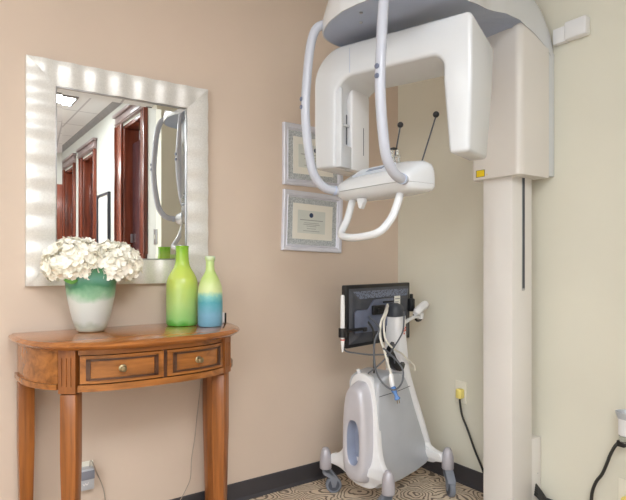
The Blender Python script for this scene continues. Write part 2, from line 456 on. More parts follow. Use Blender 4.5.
# index of the front legs: the place on the curve nearest the measured leg
def near(x, y): return min(range(201), key=lambda k: math.dist(AC[k], (x, y)))
KL = near(-1.818, -.318) + 4; KR = 204 - KL
sw = 5          # half width of a stile in steps
bm = new(); band(bm, 4, KL - sw, -.02, 0, .70, .816); obj('side_panel', bm, 'wood_x', table)
bm = new(); band(bm, KR + sw, 196, -.02, 0, .70, .816); obj('side_panel', bm, 'wood_x', table)
bm = new(); band(bm, 2, KL - sw, -.02, .008, .684, .702); band(bm, KR + sw, 198, -.02, .008, .684, .702); band(bm, KL + sw, KR - sw, -.02, .004, .676, .698)
obj('lower_rail', bm, 'wood_x', table)
bm = new(); band(bm, KL + sw, KR - sw, -.02, -.001, .796, .816); band(bm, KL + sw, KR - sw, -.05, -.022, .69, .816)
obj('upper_rail', bm, 'wood_x', table)
mid = 104
def drawer(k0, k1, kk):
    bm = new(); band(bm, k0, k1, -.018, .002, .702, .793)
    d = obj('drawer', bm, 'wood_x', table)
    bm = new()
    a, c = k0 + 3, k1 - 3
    band(bm, a, c, 0, .007, .713, .719); band(bm, a, c, 0, .007, .776, .782)
    band(bm, a, a + 2, 0, .007, .713, .782); band(bm, c - 2, c, 0, .007, .713, .782)
    obj('bead', bm, 'wood_dark', d)
    n = nrm(kk); p = off(kk, .003)
    rot = Matrix.Translation((p[0], p[1], .747)) @ Vector((n[0], n[1], 0)).to_track_quat('Z', 'Y').to_matrix().to_4x4()
    bm = new()
    lathe(bm, [(.0125, 0), (.013, .002), (.011, .004), (.006, .005), (.005, .012), (.0095, .015), (.0105, .019), (.008, .023), (.002, .0245)], seg=20, mtx=rot)
    obj('knob', bm, 'brass', d)
drawer(KL + sw + 1, mid - 1, (KL + sw + mid) // 2)
drawer(mid + 1, KR - sw - 1, (KR - sw + mid) // 2)
bm = new(); band(bm, mid - 1, mid + 1, -.02, -.002, .69, .80); obj('divider', bm, 'wood_dark', table)
def leg(x, y, nx, ny, zt, w0=.052, w1=.034, fl=False):
    l = math.hypot(nx, ny); nx, ny = nx / l, ny / l; tx, ty = -ny, nx
    def sq(w, z): return [(x + tx * a * w / 2 + nx * c * w / 2, y + ty * a * w / 2 + ny * c * w / 2, z) for a, c in ((-1, -1), (1, -1), (1, 1), (-1, 1))]
    t = bmesh.new(); loft(t, [sq(w1, 0), sq(w0, .45), sq(w0, zt)])
    bmesh.ops.recalc_face_normals(t, faces=t.faces)
    bmesh.ops.bevel(t, geom=list(t.edges), offset=.003, segments=2, profile=.5, affect='EDGES')
    bm = new(); merge(bm, t)
    lg = obj('leg', bm, 'wood_z', table)
    if fl:
        bm = new()
        def at(u, d, z): return (x + tx * u + nx * d, y + ty * u + ny * d, z)
        f = lambda u, v, w: at(u, w, v)
        e = w0 / 2
        # stile face cut by three flutes
        us = [-.028, -.0175, -.0125, -.0025, .0025, .0125, .0175, .028]
        for q in range(0, 8, 2): prism(bm, [(us[q], zt + .004), (us[q + 1], zt + .004), (us[q + 1], .816), (us[q], .816)], -e, e + .006, f)
        for u0, u1 in ((us[1], us[2]), (us[3], us[4]), (us[5], us[6])):
            prism(bm, [(u0, zt + .004), (u1, zt + .004), (u1, .816), (u0, .816)], -e, e + .002, f)
            prism(bm, [(u0, zt + .004), (u1, zt + .004), (u1, .696), (u0, .696)], -e, e + .006, f)
            prism(bm, [(u0, .788), (u1, .788), (u1, .816), (u0, .816)], -e, e + .006, f)
        obj('fluted_stile', bm, 'wood_z', table)
for K in (KL, KR):
    n = nrm(K); p = off(K, -.026)
    leg(p[0], p[1], n[0], n[1], .668, fl=True)
leg(-1.890, -.046, 0, -1, .668); leg(XC * 2 + 1.890, -.046, 0, -1, .668)
for sx in (-1, 1):
    bm = new(); box(bm, XC + sx * .360 - .024, XC + sx * .360 + .024, -.070, -.016, .672, .816, .002)
    obj('rear_block', bm, 'wood_z', table)

# ------------------------------------------------------------------ mirror
X0, X1, Z0, Z1 = -1.886, -1.172, 1.011, 1.858
IX0, IX1, IZ0, IZ1 = -1.787, -1.2665, 1.1086, 1.763
mir = thing('wall_mirror', 'large wall mirror in a rippled silver frame above the console table', 'mirror', ((X0 + X1) / 2, -.01, Z0))
bm = new()
def side(o0, o1, i0, i1, N=72, K=8):
    """o0->o1 outer edge, i0->i1 inner edge in (x,z)"""
    grid = []
    L = math.dist(o0, o1)
    for a in range(N + 1):
        u = a / N; row = []
        for k in range(K + 1):
            w = k / K
            x = (o0[0] + u * (o1[0] - o0[0])) * (1 - w) + (i0[0] + u * (i1[0] - i0[0])) * w
            z = (o0[1] + u * (o1[1] - o0[1])) * (1 - w) + (i0[1] + u * (i1[1] - i0[1])) * w
            s = (x if abs(o1[0] - o0[0]) > abs(o1[1] - o0[1]) else z)
            h = .031 + .0031 * math.sin(2 * PI * s / .0925) - .006 * w * w - .004 * (1 - w) ** 6
            row.append((x, -h, z))
        grid.append(row)
    vv = [[bm.verts.new(p) for p in r_] for r_ in grid]
    for a in range(N):
        for k in range(K): bm.faces.new((vv[a][k], vv[a + 1][k], vv[a + 1][k + 1], vv[a][k + 1]))
    for k, yb in ((0, -.002), (K, -.012)):
        bk = [bm.verts.new((grid[a][k][0], yb, grid[a][k][2])) for a in range(N + 1)]
        for a in range(N): bm.faces.new((vv[a][k], bk[a], bk[a + 1], vv[a + 1][k]))
O = [(X0, Z0), (X1, Z0), (X1, Z1), (X0, Z1)]; I = [(IX0, IZ0), (IX1, IZ0), (IX1, IZ1), (IX0, IZ1)]
for q in range(4): side(O[q], O[(q + 1) % 4], I[q], I[(q + 1) % 4])
box(bm, X0 + .03, X1 - .03, -.008, -.001, Z0 + .03, Z1 - .03)
bmesh.ops.remove_doubles(bm, verts=bm.verts, dist=1e-5)
obj('frame', bm, 'silver_leaf', mir, 40)
bm = new()
def mring(d, y): return [(IX0 + d, y, IZ0 + d), (IX1 - d, y, IZ0 + d), (IX1 - d, y, IZ1 - d), (IX0 + d, y, IZ1 - d)]
loft(bm, [mring(0, -.009), mring(0, -.0150), mring(.024, -.0166)], True, True)
obj('glass', bm, 'mirror', mir, 0.5)
bm = new()
for a in ((IX0, IX1, IZ0, IZ0 + .005), (IX0, IX1, IZ1 - .005, IZ1), (IX0, IX0 + .005, IZ0, IZ1), (IX1 - .005, IX1, IZ0, IZ1)):
    box(bm, a[0], a[1], -.0215, -.0145, a[2], a[3], .0015)
obj('inner_bead', bm, 'steel', mir)

# ------------------------------------------------------------------ certificates
def certificate(cx, cz, w, h, rot, label, sx_=-.012):
    t = thing('framed_certificate', label, 'picture', (cx, -.01, cz - h / 2), 'framed certificates by the corner')
    R_ = Matrix.Translation((cx, 0, cz)) @ Matrix.Rotation(rot, 4, 'Y')
    def ringbox(d0, d1, ya, yb, r=.002):
        bm = new(); W, Hh = w / 2, h / 2
        prof = [(d0, -.001), (d0, ya + .004), (d0 + .004, ya), (d1 - .005, yb), (d1, yb + .004), (d1, -.001)]
        rings = []
        for d, y in prof + [prof[0]]:
            rings.append([R_ @ Vector((sx * (W - d), y, sz * (Hh - d))) for sx, sz in ((-1, -1), (1, -1), (1, 1), (-1, 1))])
        loft(bm, rings, False, False); bmesh.ops.remove_doubles(bm, verts=bm.verts, dist=1e-6)
        return bm
    obj('frame', ringbox(0, .022, -.020, -.017), 'frame_white', t, 25)
    obj('inner_lip', ringbox(.022, .032, -.016, -.011), 'frame_white', t, 25)
    def sheet(d, y0, y1): 
        bm = new(); box(bm, -w / 2 + d, w / 2 - d, y0, y1, -h / 2 + d, h / 2 - d, mtx=R_); return bm
    obj('silver_mat', sheet(.031, -.006, -.002), 'glitter', t, label='speckled silver-grey mat')
    obj('white_mat', sheet(.060, -.009, -.006), 'mat_white', t)
    bm = new(); box(bm, -.093, .075, -.0095, -.009, -.058, .056, mtx=R_)
    doc = obj('document', bm, 'paper', t)
    bm = new()
    lathe(bm, [(.012, 0), (.012, .0006)], seg=24, mtx=R_ @ Matrix.Translation((sx_, -.0096, .033)) @ Matrix.Rotation(PI / 2, 4, 'X'))
    obj('seal', bm, 'seal', doc)
    bm = new()
    for i, (zz, hw) in enumerate(((.008, .070), (-.006, .045), (-.014, .05), (-.022, .03), (-.034, .028), (-.046, .05))):
        box(bm, -.009 - hw, -.009 + hw, -.0098, -.0094, zz - (.0011 if i else .0016), zz + (.0011 if i else .0016), mtx=R_)
    obj('print_lines', bm, 'print', doc)
certificate(-.590, 1.628, .365, .302, 0, 'upper framed certificate on the brown wall, hung straight and partly hidden by the machine', .012)
certificate(-.595, 1.3, .362, .296, math.radians(2.0), 'lower framed certificate with navy seal, hung slightly crooked on the brown wall')

# ------------------------------------------------------------------ vase, flowers, bottles
vx, vy = -1.684, -.126
va = gradient('frosted_vase_glass', [(0.0, (214, 220, 206)), (.09, (190, 198, 186)), (.17, (222, 226, 222)), (.46, (222, 227, 222)), (.57, (150, 196, 160)), (.68, (76, 140, 104)), (.80, (104, 156, 140)), (.93, (88, 152, 108))], 0, .25, .3, .30, 16, Transmission_Weight=.12)
bm = new()
prof = [(.03, 0), (.042, .001), (.050, .006), (.058, .022), (.072, .075), (.083, .13), (.089, .18), (.090, .215), (.088, .237), (.084, .238), (.085, .21), (.083, .17), (.076, .12), (.066, .07), (.05, .02), (.01, .014)]
lathe(bm, prof, (vx, vy, ZT + .0005), 48)
tag(obj('vase', bm, va), 'frosted glass vase with a green band holding white hydrangeas', 'vase')
def bloom(bm, c, rx, ry, rz, n, seed, flat=-.55):
    rnd = random.Random(seed)
    g = PI * (3 - math.sqrt(5))
    for i in range(n):
        zz = 1 - (1 - flat) * (i + .5) / n
        rr = math.sqrt(max(0, 1 - zz * zz)); th = g * i
        d = Vector((rr * math.cos(th), rr * math.sin(th), zz))
        k = rnd.uniform(.84, 1.06)
        p = Vector(c) + Vector((d.x * rx, d.y * ry, d.z * rz)) * k
        nv = (d + Vector((rnd.uniform(-.45, .45), rnd.uniform(-.45, .45), rnd.uniform(-.2, .45)))).normalized()
        q = nv.to_track_quat('Z', 'Y').to_matrix().to_4x4()
        mt = Matrix.Translation(p) @ q @ Matrix.Rotation(rnd.uniform(0, PI), 4, 'Z')
        s = rnd.uniform(.017, .023)
        for kx in range(4):
            a = kx * PI / 2 + rnd.uniform(-.12, .12)
            ca, sa = math.cos(a), math.sin(a)
            curl = rnd.uniform(-.1, .45)
            rows = []
            for (t, w, hgt) in ((.06, .10, 0), (.45, .46, .05), (.78, .50, .12 + curl * .3), (1.0, .26, .16 + curl * .7)):
                rows.append([Vector(((t * ca - o * w * sa) * s, (t * sa + o * w * ca) * s, (hgt + (.10 if o else 0)) * s)) for o in (-1, 0, 1)])
            vs = [[bm.verts.new(mt @ p_) for p_ in r_] for r_ in rows]
            for r0, r1 in zip(vs, vs[1:]):
                for j in range(2): bm.faces.new((r0[j], r0[j + 1], r1[j + 1], r1[j]))
def hydrangea(c, rx, ry, rz, n, seed, label):
    t = thing('hydrangea', label, 'flower', (vx, vy, ZT + .03), 'hydrangeas in the frosted vase')
    bm = new(); bloom(bm, c, rx, ry, rz, n, seed)
    obj('petals', bm, 'petal', t, 60)
    bm = new(); lathe(bm, [(.005, -.7), (.6, -.5), (.85, 0), (.6, .55), (.1, .8)], seg=16, mtx=Matrix.Translation(c) @ Matrix.Diagonal((rx, ry, rz, 1)))
    obj('flower_core', bm, 'petal', t)
    bm = new(); tube(bm, [(vx + (c[0] - vx) * .1, vy, ZT + .03), (vx + (c[0] - vx) * .3, vy + (c[1] - vy) * .3, ZT + .15), (c[0], c[1], c[2] - rz * .5)], .004, 8)
    obj('stem', bm, 'stem', t)
    bm = new()
    dx = -1 if c[0] < vx else 1
    for k in range(1):
        rows = []
        for q in range(6):
            u = q / 5; w = .022 * math.sin(PI * min(1, u * .92 + .08))
            x = c[0] - dx * .01 + dx * u * .06; y = c[1] - rx * .45 - .02 * u; z = c[2] - rz * (.52 + .2 * u) - .006 * k
            rows.append([(x, y - w * .5, z - w), (x, y, z - .002), (x, y + w * .5, z + w)])
        loft(bm, rows, False, False, False)
    if dx < 0: obj('leaf', bm, 'leaf', t)
    else: bm.free()
hydrangea((-1.742, -.135, 1.096), .102, .092, .084, 230, 3, 'white hydrangea head on the left of the vase, against the mirror frame')
hydrangea((-1.606, -.135, 1.088), .098, .092, .080, 220, 5, 'white hydrangea head on the right of the vase, nearer the green bottle')

gb = gradient('green_bottle_glass', [(0.0, (92, 176, 66)), (.07, (150, 208, 124)), (.25, (182, 216, 130)), (.62, (204, 222, 104)), (.80, (184, 216, 88)), (1.0, (138, 194, 52))], 0, .324, .25, .22, 18, Transmission_Weight=.12)
bm = new()
r0 = .0635
prof = [(.03, .0), (r0 * .94, .001), (r0, .010), (r0 * 1.01, .08), (r0, .160), (r0 * .98, .176), (r0 * .90, .194), (r0 * .76, .212), (r0 * .58, .230), (.030, .246), (.0268, .262), (.0258, .295), (.0262, .318), (.0272, .3235), (.0235, .3235), (.0225, .30), (.0225, .262), (.03, .235), (.055, .17), (.057, .02), (.02, .008)]
lathe(bm, prof, (-1.328, -.120, ZT + .0005), 40)
tag(obj('glass_bottle', bm, gb), 'tall lime green frosted glass bottle, taller of the two on the console table', 'bottle', 'frosted bottles on the console table')
bb = gradient('blue_green_bottle_glass', [(0.0, (118, 170, 196)), (.16, (128, 180, 206)), (.34, (88, 170, 184)), (.43, (136, 202, 194)), (.50, (216, 230, 170)), (.72, (200, 224, 134)), (.93, (204, 230, 156)), (1.0, (226, 240, 216))], 0, .282, .32, .12, 60, Transmission_Weight=.1)
bm = new()
r0 = .049
prof = [(.02, 0), (r0 * .93, .001), (r0, .009), (r0 * 1.01, .07), (r0, .135), (r0 * .95, .158), (r0 * .78, .184), (r0 * .52, .208), (.0185, .222), (.0165, .24), (.0165, .262), (.0185, .264), (.0208, .268), (.0205, .280), (.0175, .282), (.013, .278), (.0125, .225), (.04, .16), (.044, .02), (.01, .01)]
lathe(bm, prof, (-1.251, -.223, ZT + .0005), 40)
tag(obj('glass_bottle', bm, bb), 'short frosted bottle, yellow-green above and speckled blue below, at the right of the table', 'bottle', 'frosted bottles on the console table')
bm = new(); box(bm, -1.168, -1.150, -.148, -.128, ZT + .0005, ZT + .044, .002)
hb = obj('table_clip', bm, 'white_cool'); tag(hb, 'tiny white and black upright gadget behind the blue-green bottle', 'gadget')
bm = new(); box(bm, -1.1495, -1.143, -.150, -.127, ZT + .0005, ZT + .042, .001); obj('dark_edge', bm, 'black', hb)

# ------------------------------------------------------------------ left wall outlet, adapter, cords
bm = new(); box(bm, -1.712, -1.648, -.006, -.0005, .21, .322, .002)
lo = obj('wall_outlet', bm, 'ivory'); tag(lo, 'ivory outlet plate on the brown wall behind the console legs', 'outlet', 'wall outlets')
bm = new(); box(bm, -1.707, -1.652, -.042, -.0065, .222, .304, .004)
ad_ = obj('plug_adapter', bm, 'silver'); tag(ad_, 'grey and white plug adapter on the brown wall behind the console legs', 'adapter')
bm = new(); box(bm, -1.708, -1.651, -.044, -.0075, .262, .296, .003); obj('grey_band', bm, 'plug_grey', ad_)
bm = new(); tube(bm, [(-1.695, -.0435, .25), (-1.690, -.0435, .243), (-1.685, -.0435, .25), (-1.680, -.0435, .243), (-1.675, -.0435, .252)], .0018, 6, 3); obj('mark', bm, 'white_cool', ad_)
bm = new(); tube(bm, [(-1.665, -.025, .304), (-1.664, -.025, .325), (-1.655, -.02, .32), (-1.635, -.008, .27), (-1.61, -.006, .2), (-1.60, -.006, .12), (-1.60, -.022, .003)], .0016, 6)
tag(obj('thin_cord', bm, 'string'), 'thin pale cord running down from the plug adapter', 'cord', 'thin cords under the console table')
bm = new(); tube(bm, [(-1.185, -.012, .70), (-1.20, -.008, .55), (-1.215, -.006, .42), (-1.225, -.006, .33), (-1.24, -.006, .24), (-1.245, -.006, .16), (-1.27, -.008, .11), (-1.31, -.02, .06), (-1.34, -.03, .004)], .0016, 6)
tag(obj('thin_cord', bm, 'string'), 'thin pale cord hanging down the wall beside the right legs of the table', 'cord', 'thin cords under the console table')

# ------------------------------------------------------------------ panoramic x-ray unit
YC = -.83
unit = thing('panoramic_x_ray_unit', 'white dental panoramic x-ray machine on a column against the cream wall', 'x-ray machine', (-.15, YC, 0))
# column
bm = new(); box(bm, -.22, -.08, -.895, -.751, .02, 1.47, .005)
colm = obj('column', bm, 'white_warm', unit)
bm = new(); box(bm, -.1505, -.1330, -.8962, -.894, .983, 1.452, .0008); obj('slot', bm, 'tyre', colm)
bm = new(); box(bm, -.1535, -.1505, -.8966, -.894, .98, 1.452, .0008); box(bm, -.1505, -.136, -.8968, -.894, .98, .99, .001); obj('slot_edge', bm, 'steel', colm)
bm = new(); box(bm, -.30, -.02, -.93, -.72, 0, .02, .004); obj('base_plate', bm, 'white_warm', unit)
bm = new(); box(bm, -.08, -.002, -.889, -.757, .02, .344, .006); cb = obj('base_cover', bm, 'white_warm', unit)
bm = new(); lathe(bm, [(.003, 0), (.003, .001)], seg=10, mtx=Matrix.Translation((-.03, -.889, .19)) @ Matrix.Rotation(PI / 2, 4, 'X')); obj('screw', bm, 'steel', cb)
# hood
ZB = [(0.02, 1.93), (0, 1.945), (-.06, 1.99), (-.16, 2.03), (-.27, 2.055), (-.38, 2.045), (-.516, 2.012), (-.62, 1.982), (-.70, 1.960), (-.80, 1.942), (-.9, 1.934), (-1.2, 1.930)]
def zb(x):
    for (xa, za), (xb, zc) in zip(ZB, ZB[1:]):
        if xb <= x <= xa: return za + (zc - za) * (x - xa) / (xb - xa)
    return ZB[-1][1]
HW = [(-.012, .119), (-.06, .124), (-.16, .128), (-.27, .135), (-.38, .152), (-.516, .18), (-.62, .222), (-.70, .252), (-.78, .265), (-.869, .250), (-.93, .233), (-.976, .208), (-1.012, .165), (-1.042, .09), (-1.056, 0.0)]
near_side = catmull([(x, -w, 0) for x, w in HW], 6)
outline = [(p.x, YC + p.y) for p in near_side] + [(p.x, YC - p.y) for p in reversed(near_side[:-1])]
HCX = -.62
def hring(s, dz, flat=None):
    R = []
    for x, y in outline:
        xx = HCX + (x - HCX) * s; yy = YC + (y - YC) * s
        R.append((min(xx, -.006), yy, (zb(xx) + dz)))
    return R
bm = new()
loft(bm, [hring(.988, .001), hring(1.0, 0), hring(1.006, .012), hring(1.0, .045), hring(.965, .10), hring(.89, .155), hring(.76, .2), hring(.5, .235), hring(.2, .25)], False, True)
hood = obj('hood', bm, 'white', unit, 40)
bm = new()
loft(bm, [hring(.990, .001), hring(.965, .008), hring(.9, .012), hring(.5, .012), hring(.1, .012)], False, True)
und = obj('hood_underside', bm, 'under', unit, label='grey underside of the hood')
for px_, py_ in ((-.93, -.78), (-.98, -.84)):
    bm = new(); lathe(bm, [(.006, 0), (.005, .004), (.001, .005)], seg=12, mtx=Matrix.Translation((px_, py_, zb(px_) + .012)) @ Matrix.Rotation(PI, 4, 'X'))
    obj('screw', bm, 'steel', und)
# carriage
def rrect(x0, x1, y0, y1, rs, k=6):
    out = []
    for (cx, cy, a0), r in zip(((x0, y0, PI), (x1, y0, 1.5 * PI), (x1, y1, 0), (x0, y1, .5 * PI)), rs):
        ox = cx + (r if cx == x0 else -r); oy = cy + (r if cy == y0 else -r)
        for i in range(k + 1):
            a = a0 + .5 * PI * i / k
            out.append((ox + r * math.cos(a), oy + r * math.sin(a)))
    return out
bm = new()
P = rrect(-.25, -.05, YC - .1245, YC + .1245, (.03, .003, .003, .03))
P2 = [(x * 1 + (.004 if x < -.2 else 0), YC + (y - YC) * .985) for x, y in P]
loft(bm, [[(x, y, 1.452) for x, y in P2], [(x, y, 1.457) for x, y in P], [(x, y, zb(x) + .004) for x, y in P], [(x, y, zb(x) + .03) for x, y in P2]])
car = obj('carriage', bm, 'white_warm', unit, 40)
bm = new(); box(bm, -.05, -.001, YC - .119, YC + .119, 1.462, 1.985, .004); obj('back_plate', bm, 'white', unit)
bm = new(); box(bm, -.2515, -.25, -.784, -.740, 1.462, 1.492, .0006); lb = obj('warning_label', bm, 'label_yellow', car, label='small yellow warning label')
bm = new()
for a in ((-.784, -.740, 1.462, 1.4635), (-.784, -.740, 1.4905, 1.492), (-.784, -.7825, 1.462, 1.492), (-.7415, -.740, 1.462, 1.492)):
    box(bm, -.2522, -.251, a[0], a[1], a[2], a[3])
obj('label_border', bm, 'black', lb)
bm = new(); box(bm, -.2515, -.25, -.797, -.793, 1.466, 1.472, .0006); obj('indicator', bm, 'label_yellow', car)

# rotating C-arm: s along d, q along n
D = Vector((-.326, .9454, 0)); Nn = Vector((.9454, .326, 0)); CC = Vector((-.73, YC, 0))
def cf(s, z, q): return CC + D * s + Nn * q + Vector((0, 0, z))
def arc(cx, cz, r, a0, a1, k=8): return [(cx + r * math.cos(math.radians(a0 + (a1 - a0) * i / k)), cz + r * math.sin(math.radians(a0 + (a1 - a0) * i / k))) for i in range(k + 1)]
SR, SL = -.264, .362        # outer ends (right = near, left = far)
ZTOP, ZIN, ZBOT = 1.912, 1.792, 1.457
RI, RIb = -.168, -.188      # inner edge of the near leg (top, bottom)
LI = .260                   # inner edge of the far leg
poly = [(RIb, ZBOT), (RI + .001, 1.70)] + arc(RI + .045, ZIN - .045, .045, 180, 90)[1:] + arc(LI - .075, ZIN - .075, .075, 90, 0)
poly += [(LI, ZBOT)] + [(SL - .006, ZBOT + .0), (SL, 1.62)] + arc(SL - .13, ZTOP - .13, .13, 0, 90) + arc(SR + .02, ZTOP - .02, .02, 90, 180, 4) + [(SR, 1.70), (SR + .008, ZBOT)]
bm = new(); prism(bm, poly, -.113, .113, cf, .014, 4)
# the near leg narrows towards its foot at the back
for v in bm.verts:
    rel = v.co - CC; s_ = rel.dot(D); q_ = rel.dot(Nn)
    if s_ < -.10 and q_ > 0 and v.co.z < 1.8:
        k = (1.8 - v.co.z) / (1.8 - ZBOT); v.co -= Nn * (q_ * .45 * k)
    if s_ < -.2 and q_ > 0.02 and v.co.z > 1.8:      # rounded rear shoulder of the near end
        v.co -= Vector((0, 0, 1)) * ((v.co.z - 1.8) * min(1, (q_ - .02) / .1) * .55)
carm = obj('rotating_arm', bm, 'white', unit, 30)
bm = new()   # raised sensor plate on the inner face of the far leg, arched at the top
pl = [(-.03, 1.457), (.105, 1.457), (.105, 1.75)] + arc(.055, 1.75, .05, 0, 90)[1:] + arc(.01, 1.76, .04, 90, 180)
def sf(u, v, w): return cf(LI - w, v, u)
prism(bm, pl, -.01, .022, sf, .008, 3)
sen = obj('sensor_head', bm, 'white_cool', carm, 30)
bm = new(); box(bm, 0, 1, 0, 1, 0, 1)
for v in bm.verts: v.co = sf(-.040 + v.co.x * .006, 1.556 + v.co.z * .115, .0005 + v.co.y * .002)
obj('slider_slot', bm, 'dark', sen)
bm = new(); box(bm, 0, 1, 0, 1, 0, 1, .15)
for v in bm.verts: v.co = sf(-.068 + v.co.x * .042, 1.622 + v.co.z * .008, .001 + v.co.y * .012)
obj('slider_tab', bm, 'white', sen)
bm = new(); box(bm, 0, 1, 0, 1, 0, 1)
for v in bm.verts: v.co = sf(.055 + v.co.x * .003, 1.525 + v.co.z * .11, .022 + v.co.y * .001)
obj('beam_slit', bm, 'dark', sen)
bm = new(); prism(bm, [(-.105, 1.460), (-.028, 1.460), (-.028, 1.545), (-.088, 1.545), (-.090, 1.76), (-.105, 1.76)], -.01, .020, sf, .004, 2)
obj('sill', bm, 'white', sen)
bm = new()   # hairline joint down the front of the beam
box(bm, 0, 1, 0, 1, 0, 1)
for v in bm.verts: v.co = cf(.196 + v.co.x * .0016, 1.802 + v.co.z * .092, -.1136 + v.co.y * .002)
obj('joint', bm, 'under', carm)

# patient console
bm = new()
def csec(s, upper):
    if upper: P_ = [(-.950, 1.358), (-.951, 1.378), (-.945, 1.392), (-.925, 1.404), (-.885, 1.430), (-.865, 1.441), (-.83, 1.446), (-.805, 1.440), (-.792, 1.420), (-.787, 1.390), (-.787, 1.358)]
    else: P_ = [(-.950, 1.356), (-.787, 1.356), (-.790, 1.344), (-.802, 1.332), (-.83, 1.325), (-.90, 1.322), (-.93, 1.327), (-.944, 1.340)]
    cx, cz = -.868, 1.357
    return [(cx + (x - cx) * s[0], cz + (z - cz) * s[1]) for x, z in P_]
ST = [(-.188, (.55, .45)), (-.184, (.72, .66)), (-.175, (.85, .80)), (-.155, (.95, .90)), (-.115, (1, .96)), (-.05, (1.01, 1.0)), (.05, (1.01, 1.0)), (.115, (1, .96)), (.158, (.95, .90)), (.178, (.86, .78)), (.188, (.74, .62)), (.192, (.55, .4))]
for up, nm in ((True, 'console_cover'), (False, 'console_tray')):
    bm = new()
    loft(bm, [[(x, YC + yo, z) for x, z in csec(s, up)] for yo, s in ST])
    o = obj(nm, bm, 'white', unit, 50)
    if up: cov = o
sl = Vector((.06, 0, .0395)).normalized()   # slope of the keypad face (front to back)
def kf(u, v, w):   # u along y, v up the slope, w out
    nn = Vector((-sl.z, 0, sl.x))
    return Vector((-.925, YC, 1.404)) + Vector((0, u, 0)) + sl * v + nn * w
bm = new(); prism(bm, [(u, v) for u, v in rrect(-.075, .115, .004, .062, (.012,) * 4)], -.004, .0022, kf); kp = obj('keypad', bm, 'keypad', cov)
bm = new(); prism(bm, [(-.03, .026), (.055, .026), (.055, .046), (-.03, .046)], .001, .0032, kf); obj('display', bm, 'lcd', kp)
# supporting tubes
TP = [(-.93, .12, 1.966), (-.965, .15, 1.968), (-1.0, .172, 1.963), (-1.028, .186, 1.944), (-1.045, .194, 1.89), (-1.056, .198, 1.80), (-1.065, .20, 1.67), (-1.062, .199, 1.58), (-1.052, .197, 1.50), (-1.037, .194, 1.43), (-1.012, .190, 1.39), (-.98, .183, 1.369), (-.935, .17, 1.362)]
for sgn in (-1, 1):
    bm = new(); tube(bm, [(x, YC + sgn * w, z) for x, w, z in TP], .0164, 18, 8)
    tb = obj('support_tube', bm, 'tube', unit)
    for zz in (1.686, 1.657):
        bm = new()
        lathe(bm, [(.0082, 0), (.0082, .003), (.006, .005), (.003, .005)], seg=16, mtx=Matrix.Translation((-1.0645 - .0155, YC + sgn * .2025, zz)) @ Vector((-.98, sgn * .19, 0)).to_track_quat('Z', 'Y').to_matrix().to_4x4())
        obj('bolt', bm, 'slate', tb)
    bm = new()
    a, b_ = Vector((-.955, YC + sgn * .178, 1.3635)), Vector((-.945, YC + sgn * .173, 1.363))
    tube(bm, [a, b_], .0176, 18, 0); obj('collar', bm, 'under', tb)
# hand grip
GP = [(-.905, .124, 1.335), (-.917, .123, 1.300), (-.937, .120, 1.252), (-.965, .112, 1.214), (-.980, .098, 1.197), (-.990, .07, 1.188), (-1.0, 0, 1.182)]
pts = [(x, YC - w, z) for x, w, z in GP] + [(x, YC + w, z) for x, w, z in reversed(GP[:-1])]
bm = new(); tube(bm, pts, .0132, 14, 6); obj('hand_grip', bm, 'white', unit)
bm = new(); prism(bm, [(0, 0), (.035, -.002), (.038, -.012), (.022, -.034), (.012, -.03)], -.006, .006, lambda u, v, w: (-.93 + w * 1.5, -.765 - u, 1.325 + v * 1.15), .002); obj('latch', bm, 'white', unit)
# temple rods
for sgn in (-1, 1):
    bm = new(); tube(bm, [(-.772, YC + sgn * .068, 1.40), (-.70, YC + sgn * .09, 1.62)], .0027, 8, 0)
    rd = obj('temple_rod', bm, 'dark', unit)
    bm = new(); lathe(bm, [(.0115 * math.cos(a), .0115 * math.sin(a)) for a in [(-PI / 2 + PI * i / 10) for i in range(11)]], (-.70, YC + sgn * .09, 1.625), 16); obj('knob', bm, 'black', rd)
    bm = new(); box(bm, -.79, -.758, YC + sgn * .069 - .012, YC + sgn * .069 + .012, 1.385, 1.412, .005); obj('rod_socket', bm, 'white', unit)
# bite holder
bm = new()
lathe(bm, [(.024, 0), (.024, .010), (.019, .012), (.019, .030), (.021, .034), (.012, .036)], (-.815, YC, 1.444), 20)
box(bm, -.818, -.812, YC - .016, YC - .010, 1.478, 1.50, .001); box(bm, -.818, -.812, YC + .010, YC + .016, 1.478, 1.505, .001)
bh = obj('bite_holder', bm, 'clear', unit)
bm = new(); box(bm, -.825, -.805, YC - .004, YC + .020, 1.503, 1.509, .002); obj('bite_pad', bm, 'black', bh)

# wall bracket beside the carriage
bm = new(); box(bm, -.030, -.0005, -1.012, -.958, 2.012, 2.076, .003)
wb = obj('wall_bracket', bm, 'white_cool'); tag(wb, 'small white two-part wall bracket at the top right of the x-ray machine', 'bracket')
bm = new(); box(bm, -.040, -.0005, -1.104, -1.012, 2.012, 2.086, .008, 3); obj('bracket_cap', bm, 'white_cool', wb)

# ------------------------------------------------------------------ scanner cart
CA = math.radians(6.5); CP = Vector((-.40, -.332, 0))
CM = Matrix.Translation(CP) @ Matrix.Rotation(CA, 4, 'Z')
def cw(x, y, z): return CM @ Vector((x, y, z))
cart = thing('scanner_cart', 'silver and white rolling equipment cart in the corner under the monitor', 'cart', CP)
body_prof = [(-.16, .088), (-.16, .545), (-.145, .570), (-.10, .588), (-.04, .594), (.005, .586), (.038, .562), (.062, .522), (.108, .41), (.165, .285), (.212, .18), (.226, .14), (.20, .118), (.12, .10), (0, .086)]
bm = new(); prism(bm, body_prof, -.092, .092, lambda u, v, w: cw(u, w, v), .022, 5, lim=1)
body = obj('body', bm, 'silver', cart, 40)
bm = new(); tube(bm, [cw(-.150, -.0925, .500), cw(-.02, -.0928, .507), cw(.066, -.0925, .516)], .0016, 6, 4); obj('panel_seam', bm, 'dark', body)
